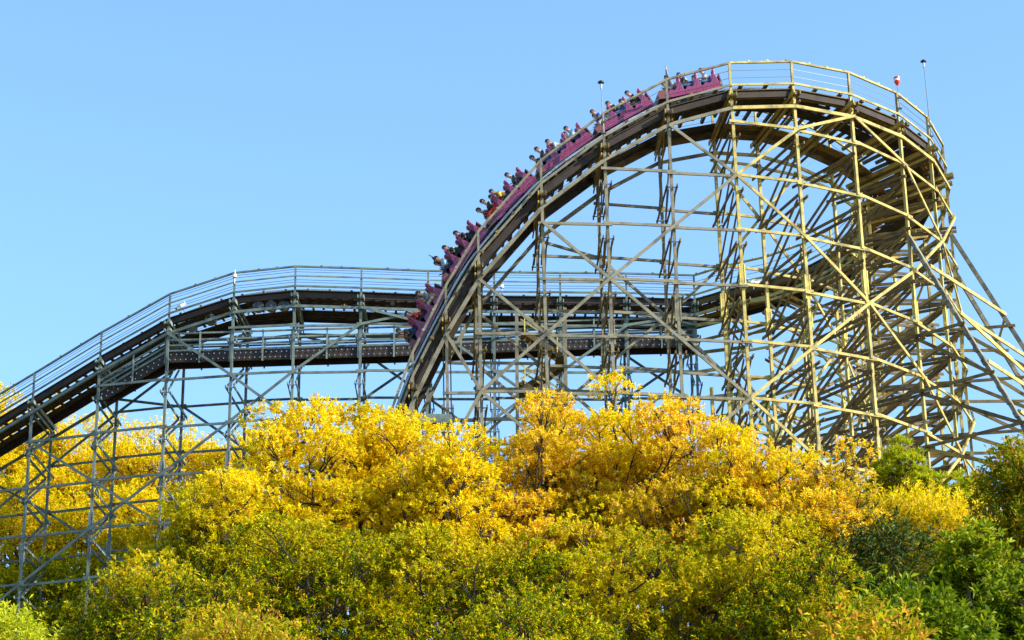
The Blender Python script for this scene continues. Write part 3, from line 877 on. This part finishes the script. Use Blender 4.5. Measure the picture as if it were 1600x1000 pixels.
bark = wood('bark', (0.035,0.028,0.02), (0.055,0.042,0.03), (0.08,0.06,0.04), (0.02,0.018,0.012), 0.9)
def tree(name, label, cat, px, ptop, Y, rw, rh, n_puff, n_twig, per, ll, lw, mat, seed, group=None, mode='spray', puff=(0.55,1.05), xoff=0, twl=0.32, depth=1.0, updir=0.75, limb=0.09):
    "px, ptop: photo pixel of the crown top; rw, rh half width / half height in metres"
    rng = np.random.default_rng(seed); rnd = random.Random(seed)
    top = U(px, ptop, Y); base = Vector((top.x + rnd.uniform(-.6,.6), top.y, gz(top.x, top.y)))
    cc = np.array([top.x, top.y, top.z - rh])
    T = empty(name, base, label, cat, group)
    # puffs: spread on and inside an egg-shaped crown
    P = []
    while len(P) < n_puff:
        d = rng.normal(size=3); d /= np.linalg.norm(d)
        if d[2] < -0.25: continue
        r = 0.42 + 0.58*rng.random()**0.6
        wob = 1 + 0.16*math.sin(d[0]*5+seed) + 0.12*math.sin(d[1]*7+d[2]*6+seed*2)
        c = cc + np.array([d[0]*(rw-0.5), d[1]*(rw-0.5)*depth, d[2]*(rh-0.5)])*r*wob
        c[0] = cc[0] + (c[0]-cc[0])*(1.0 if c[2] < cc[2] else 1.0-0.30*(c[2]-cc[2])/rh)
        c[2] = min(c[2], cc[2]+rh-0.55)
        P.append((c, rng.uniform(*puff), r))
    # wood
    tb = MB(); zc = cc[2] - rh*0.75
    fork = Vector((base.x*0.4+cc[0]*0.6, base.y, min(zc, cc[2]-0.5)))
    b0 = base - Vector((0,0,0.6)); H = fork.z - base.z
    tb.tube([b0, b0.lerp(fork, 0.5)+Vector((rnd.uniform(-.25,.25), rnd.uniform(-.2,.2), 0)), fork], [limb*2.4, limb*1.8, limb*1.4], 10)
    limbs = []
    for k in range(10):
        a = 2*math.pi*k/10 + rnd.random(); q = Vector((cc[0]+math.cos(a)*rw*rnd.uniform(.3,.6), cc[1]+math.sin(a)*rw*0.5*depth, cc[2]+rh*rnd.uniform(-0.2,0.5)))
        mid = fork.lerp(q, 0.5) + Vector((math.cos(a)*0.3, math.sin(a)*0.3, -0.15))
        tb.tube([fork, mid, q], [limb*1.1, limb*0.7, limb*0.42], 7); limbs.append((fork, mid, q))
    tb.tube([fork, Vector((cc[0]+.2,cc[1],cc[2])), Vector((cc[0],cc[1],cc[2]+rh*0.6))], [limb*1.2, limb*0.7, limb*0.25], 7)
    limbs.append((fork, Vector((cc[0]+.2,cc[1],cc[2])), Vector((cc[0],cc[1],cc[2]+rh*0.6))))
    for c, r, _ in P:
        q = Vector(c); best = min(((l, t) for l in limbs for t in (0.35,0.6,0.85,1.0)),
            key=lambda lt: (limb_pt(lt[0], lt[1])-q).length + max(0, limb_pt(lt[0], lt[1]).z - q.z)*1.5)
        s_ = limb_pt(*best); m_ = s_.lerp(q, 0.5)+Vector((rnd.uniform(-.15,.15), rnd.uniform(-.15,.15), -0.12*(q-s_).length))
        tb.tube([s_, m_, q], [limb*0.36, limb*0.24, limb*0.12], 5)
        for k in range(4):
            dd = Vector((rnd.uniform(-1,1), rnd.uniform(-1,1), rnd.uniform(0.0,1))).normalized()*r*0.9
            tb.tube([m_.lerp(q, 0.4+0.15*k), q+dd*0.5, q+dd], [limb*0.16, limb*0.1, limb*0.05], 4)
    tb.v = [tuple(Vector(v)-base) for v in tb.v]
    tb.build('trunk', bark, T)
    # leaves
    tot = sum(r**2 for _, r, _ in P); C_, D_ = [], []
    for c, r, rr in P:
        k = max(8, int(n_twig * r**2 / tot))
        d = rng.normal(size=(k,3)); d[:,2] = np.abs(d[:,2])*1.05 - 0.25; d /= np.linalg.norm(d, axis=1, keepdims=True)
        rad = r*(0.62 + 0.38*rng.random((k,1)))
        lump = 1 + 0.25*np.sin(d[:,:1]*6+seed)*np.cos(d[:,1:2]*5)
        pos = c + d*rad*lump*np.array([1.2,1.2,0.72])
        od = pos - cc; od /= (np.linalg.norm(od, axis=1, keepdims=True)+1e-6)
        dr = d*0.5 + od*0.5 + np.array([0,0,updir]) + rng.normal(size=(k,3))*0.35
        dr /= np.linalg.norm(dr, axis=1, keepdims=True)
        C_.append(pos); D_.append(dr)
    v = leaves(rng, np.concatenate(C_), np.concatenate(D_), per, ll, lw, twl, mode) - np.array(base)
    me = quad_mesh('crown', v, mat); o = bpy.data.objects.new('crown', me); COL.objects.link(o); o.parent = T
    return T
def limb_pt(l, t):
    a, b, c = l
    return a.lerp(b, t*2) if t < 0.5 else b.lerp(c, t*2-1)

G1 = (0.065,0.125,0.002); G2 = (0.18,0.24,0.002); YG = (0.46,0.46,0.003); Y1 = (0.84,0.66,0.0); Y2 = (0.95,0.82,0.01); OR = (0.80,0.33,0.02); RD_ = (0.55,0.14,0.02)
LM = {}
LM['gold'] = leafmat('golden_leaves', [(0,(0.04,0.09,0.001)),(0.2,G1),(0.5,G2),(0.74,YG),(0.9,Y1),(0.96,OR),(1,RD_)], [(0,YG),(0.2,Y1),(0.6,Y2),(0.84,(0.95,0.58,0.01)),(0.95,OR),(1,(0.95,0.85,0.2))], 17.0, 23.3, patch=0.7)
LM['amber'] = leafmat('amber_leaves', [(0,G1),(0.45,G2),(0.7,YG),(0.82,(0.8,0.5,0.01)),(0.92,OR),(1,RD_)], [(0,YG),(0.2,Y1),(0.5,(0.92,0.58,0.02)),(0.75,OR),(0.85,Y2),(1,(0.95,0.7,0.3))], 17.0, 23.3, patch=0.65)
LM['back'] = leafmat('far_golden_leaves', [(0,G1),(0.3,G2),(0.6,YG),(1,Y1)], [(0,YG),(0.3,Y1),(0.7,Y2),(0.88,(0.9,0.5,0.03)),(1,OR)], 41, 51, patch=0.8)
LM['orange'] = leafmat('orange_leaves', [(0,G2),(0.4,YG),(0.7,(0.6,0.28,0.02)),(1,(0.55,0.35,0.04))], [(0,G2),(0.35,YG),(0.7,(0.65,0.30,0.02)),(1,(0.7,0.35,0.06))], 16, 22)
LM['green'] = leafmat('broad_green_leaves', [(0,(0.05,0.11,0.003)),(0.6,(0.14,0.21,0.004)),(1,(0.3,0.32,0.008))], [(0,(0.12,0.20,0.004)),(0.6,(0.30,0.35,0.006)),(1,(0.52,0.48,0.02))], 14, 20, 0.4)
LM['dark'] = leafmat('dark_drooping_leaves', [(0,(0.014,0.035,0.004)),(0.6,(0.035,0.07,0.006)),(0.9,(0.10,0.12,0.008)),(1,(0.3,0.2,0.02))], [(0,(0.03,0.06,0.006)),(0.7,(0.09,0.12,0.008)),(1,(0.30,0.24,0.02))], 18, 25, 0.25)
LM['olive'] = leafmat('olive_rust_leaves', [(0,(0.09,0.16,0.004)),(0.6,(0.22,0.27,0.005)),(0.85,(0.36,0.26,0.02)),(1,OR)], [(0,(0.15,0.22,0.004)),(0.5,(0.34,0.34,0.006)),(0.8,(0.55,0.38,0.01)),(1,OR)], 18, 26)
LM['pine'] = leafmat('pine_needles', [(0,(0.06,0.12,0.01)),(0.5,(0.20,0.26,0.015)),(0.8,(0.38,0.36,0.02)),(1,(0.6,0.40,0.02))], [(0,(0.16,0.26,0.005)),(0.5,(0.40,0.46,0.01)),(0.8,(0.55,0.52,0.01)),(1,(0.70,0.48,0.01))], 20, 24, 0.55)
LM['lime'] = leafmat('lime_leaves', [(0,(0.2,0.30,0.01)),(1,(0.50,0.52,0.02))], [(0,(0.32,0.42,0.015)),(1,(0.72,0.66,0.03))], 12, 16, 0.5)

Gf = 'golden trees in front of the coaster'
LB = 'golden tree '
front = [ # label, px, ptop, Y, rw, rh, twigs
 ('hiding the foot of the fourth and fifth posts of the left slope', 455,622,66,2.6,4.2,4200),
 ('with a rounded yellow top just left of the foot of the drop', 590,610,68,2.7,4.5,4800),
 ('filling the low saddle directly under the foot of the drop', 712,668,66,2.5,3.8,3800),
 ('with orange tinged top right of the foot of the drop', 850,624,68,2.9,4.5,4800),
 ('with the highest crown of the foreground row', 965,604,69,2.9,4.8,5000),
 ('whose orange top stands under the start of the curved lattice', 1075,618,67,3.0,4.5,4800),
 ('with sunlit orange shoulder sloping down under the curved lattice', 1185,668,66,2.6,4.1,4000),
 ('with small pale orange tip just left of the pine', 1280,697,65,2.1,3.7,3000),
 ('half green, low in the corner left of the foreground row', 345,720,63,2.1,3.2,3000),
 ('green and low, its round crown at the bottom left of the photo', 225,860,61,2.3,3.0,2600),
]
for n, (lb, px, pt_, Y, rw, rh, tw) in enumerate(front):
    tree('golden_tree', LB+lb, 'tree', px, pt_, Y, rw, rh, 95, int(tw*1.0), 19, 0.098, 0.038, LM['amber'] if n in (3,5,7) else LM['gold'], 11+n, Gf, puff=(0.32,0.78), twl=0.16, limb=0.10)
low_ = [
 ('low before the left foreground row, its crown crossed by bare branches', 500,800,58,2.9,3.4,3600),
 ('low and greenish below the saddle of the foreground row', 700,815,58,2.6,3.2,3200),
 ('low and greenish in front of the highest golden crown', 930,800,58,3.0,3.3,3800),
 ('low and mostly green, left of the dark drooping tree', 1150,790,58,2.7,3.3,3600),
 ('low with dense small leaves at the bottom, left of the dark tree', 1270,860,55,2.2,2.6,2600),
 ('lowest and greenest at the bottom centre of the photo', 820,890,54,2.4,2.4,2600),
 ('low and shaded at the bottom left under the first golden crown', 340,880,57,2.5,2.6,2800),
]
for n, (lb, px, pt_, Y, rw, rh, tw) in enumerate(low_):
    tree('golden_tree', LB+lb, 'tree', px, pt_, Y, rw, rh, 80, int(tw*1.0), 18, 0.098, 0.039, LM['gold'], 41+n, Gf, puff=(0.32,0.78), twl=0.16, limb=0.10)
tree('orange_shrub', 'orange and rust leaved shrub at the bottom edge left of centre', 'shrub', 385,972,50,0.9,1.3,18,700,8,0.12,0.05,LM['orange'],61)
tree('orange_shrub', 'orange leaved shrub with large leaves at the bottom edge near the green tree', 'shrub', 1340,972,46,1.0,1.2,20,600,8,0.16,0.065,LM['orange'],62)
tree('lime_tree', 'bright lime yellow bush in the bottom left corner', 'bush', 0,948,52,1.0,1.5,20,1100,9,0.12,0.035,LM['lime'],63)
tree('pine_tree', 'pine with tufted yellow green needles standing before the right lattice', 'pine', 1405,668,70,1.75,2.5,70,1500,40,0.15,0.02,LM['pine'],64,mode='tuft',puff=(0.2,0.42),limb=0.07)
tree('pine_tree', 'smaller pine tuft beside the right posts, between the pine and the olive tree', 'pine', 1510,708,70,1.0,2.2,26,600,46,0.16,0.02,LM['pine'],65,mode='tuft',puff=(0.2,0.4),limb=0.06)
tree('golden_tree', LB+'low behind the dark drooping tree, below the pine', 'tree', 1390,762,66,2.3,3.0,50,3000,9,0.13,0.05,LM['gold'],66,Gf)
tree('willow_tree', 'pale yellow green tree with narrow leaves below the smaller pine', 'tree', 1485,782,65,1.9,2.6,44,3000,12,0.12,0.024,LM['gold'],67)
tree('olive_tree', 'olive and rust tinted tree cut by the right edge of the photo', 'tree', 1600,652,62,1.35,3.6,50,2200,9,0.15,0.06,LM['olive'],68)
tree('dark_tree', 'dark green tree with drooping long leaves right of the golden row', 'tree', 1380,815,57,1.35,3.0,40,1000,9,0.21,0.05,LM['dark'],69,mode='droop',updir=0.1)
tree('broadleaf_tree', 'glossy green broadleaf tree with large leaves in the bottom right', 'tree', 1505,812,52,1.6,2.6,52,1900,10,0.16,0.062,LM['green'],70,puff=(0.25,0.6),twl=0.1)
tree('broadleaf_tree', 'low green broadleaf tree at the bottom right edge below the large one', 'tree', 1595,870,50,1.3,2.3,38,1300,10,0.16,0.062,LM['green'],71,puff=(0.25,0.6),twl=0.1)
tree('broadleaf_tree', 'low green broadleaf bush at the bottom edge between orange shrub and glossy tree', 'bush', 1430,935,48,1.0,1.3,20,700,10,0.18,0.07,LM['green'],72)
# trees filling the slope between the front row and the structure
for n, (px, pt_, Y, rw, rh) in enumerate([(370,820,82,2.6,4.0),(520,760,84,3.4,4.2),(640,745,84,3.2,4.0),(780,760,84,3.2,4.2),(900,760,84,3.4,4.2),(1030,760,84,3.2,4.2),(1150,780,82,3.2,4.0),(1260,800,82,3.0,4.0),(1480,830,78,3.2,3.6),(1590,800,76,2.6,3.6)]):
    tree('hillside_tree', 'yellow second row tree %s' % ['behind the left end of the row','behind the low left crown','behind the rounded top beside the drop','behind the saddle','behind the highest crown','behind the orange top','behind the sunlit shoulder','behind the pale orange tip','behind the pine','behind the olive tree'][n],
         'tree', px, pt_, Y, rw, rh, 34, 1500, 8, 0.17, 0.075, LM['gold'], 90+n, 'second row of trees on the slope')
# far trees behind the left slope
for n, (px, pt_, Y, rw, rh, m) in enumerate([(-15,618,156,3.4,7,'back'),(60,668,160,4.2,7,'back'),(95,648,158,3.2,7,'back'),(170,655,163,3.4,7,'back'),(235,665,158,3.3,7,'back'),(310,655,160,3.6,7,'back'),(370,680,157,3.6,7,'back'),
        (30,760,150,4,5.5,'back'),(130,775,150,4,5.5,'back'),(225,770,150,4,5.5,'back'),(320,780,150,4,5.5,'back'),(15,870,146,3.6,5,'back'),(110,880,146,3.6,5,'back'),(205,880,146,3.6,5,'back')]):
    lab = ['with orange top at the left edge beyond the track','with broad crown beyond the lowest track end','with pointed crown between the first two posts','thin topped and reddish beyond the second posts','beyond the third pair of posts','at the right end beyond the left slope','partly hidden behind the first golden crown',
           'low among the leftmost posts','low beyond the second posts','low beyond the third posts','low behind the fourth posts','lowest at the far left edge','lowest between the first two pairs of posts','lowest beyond the third posts'][n]
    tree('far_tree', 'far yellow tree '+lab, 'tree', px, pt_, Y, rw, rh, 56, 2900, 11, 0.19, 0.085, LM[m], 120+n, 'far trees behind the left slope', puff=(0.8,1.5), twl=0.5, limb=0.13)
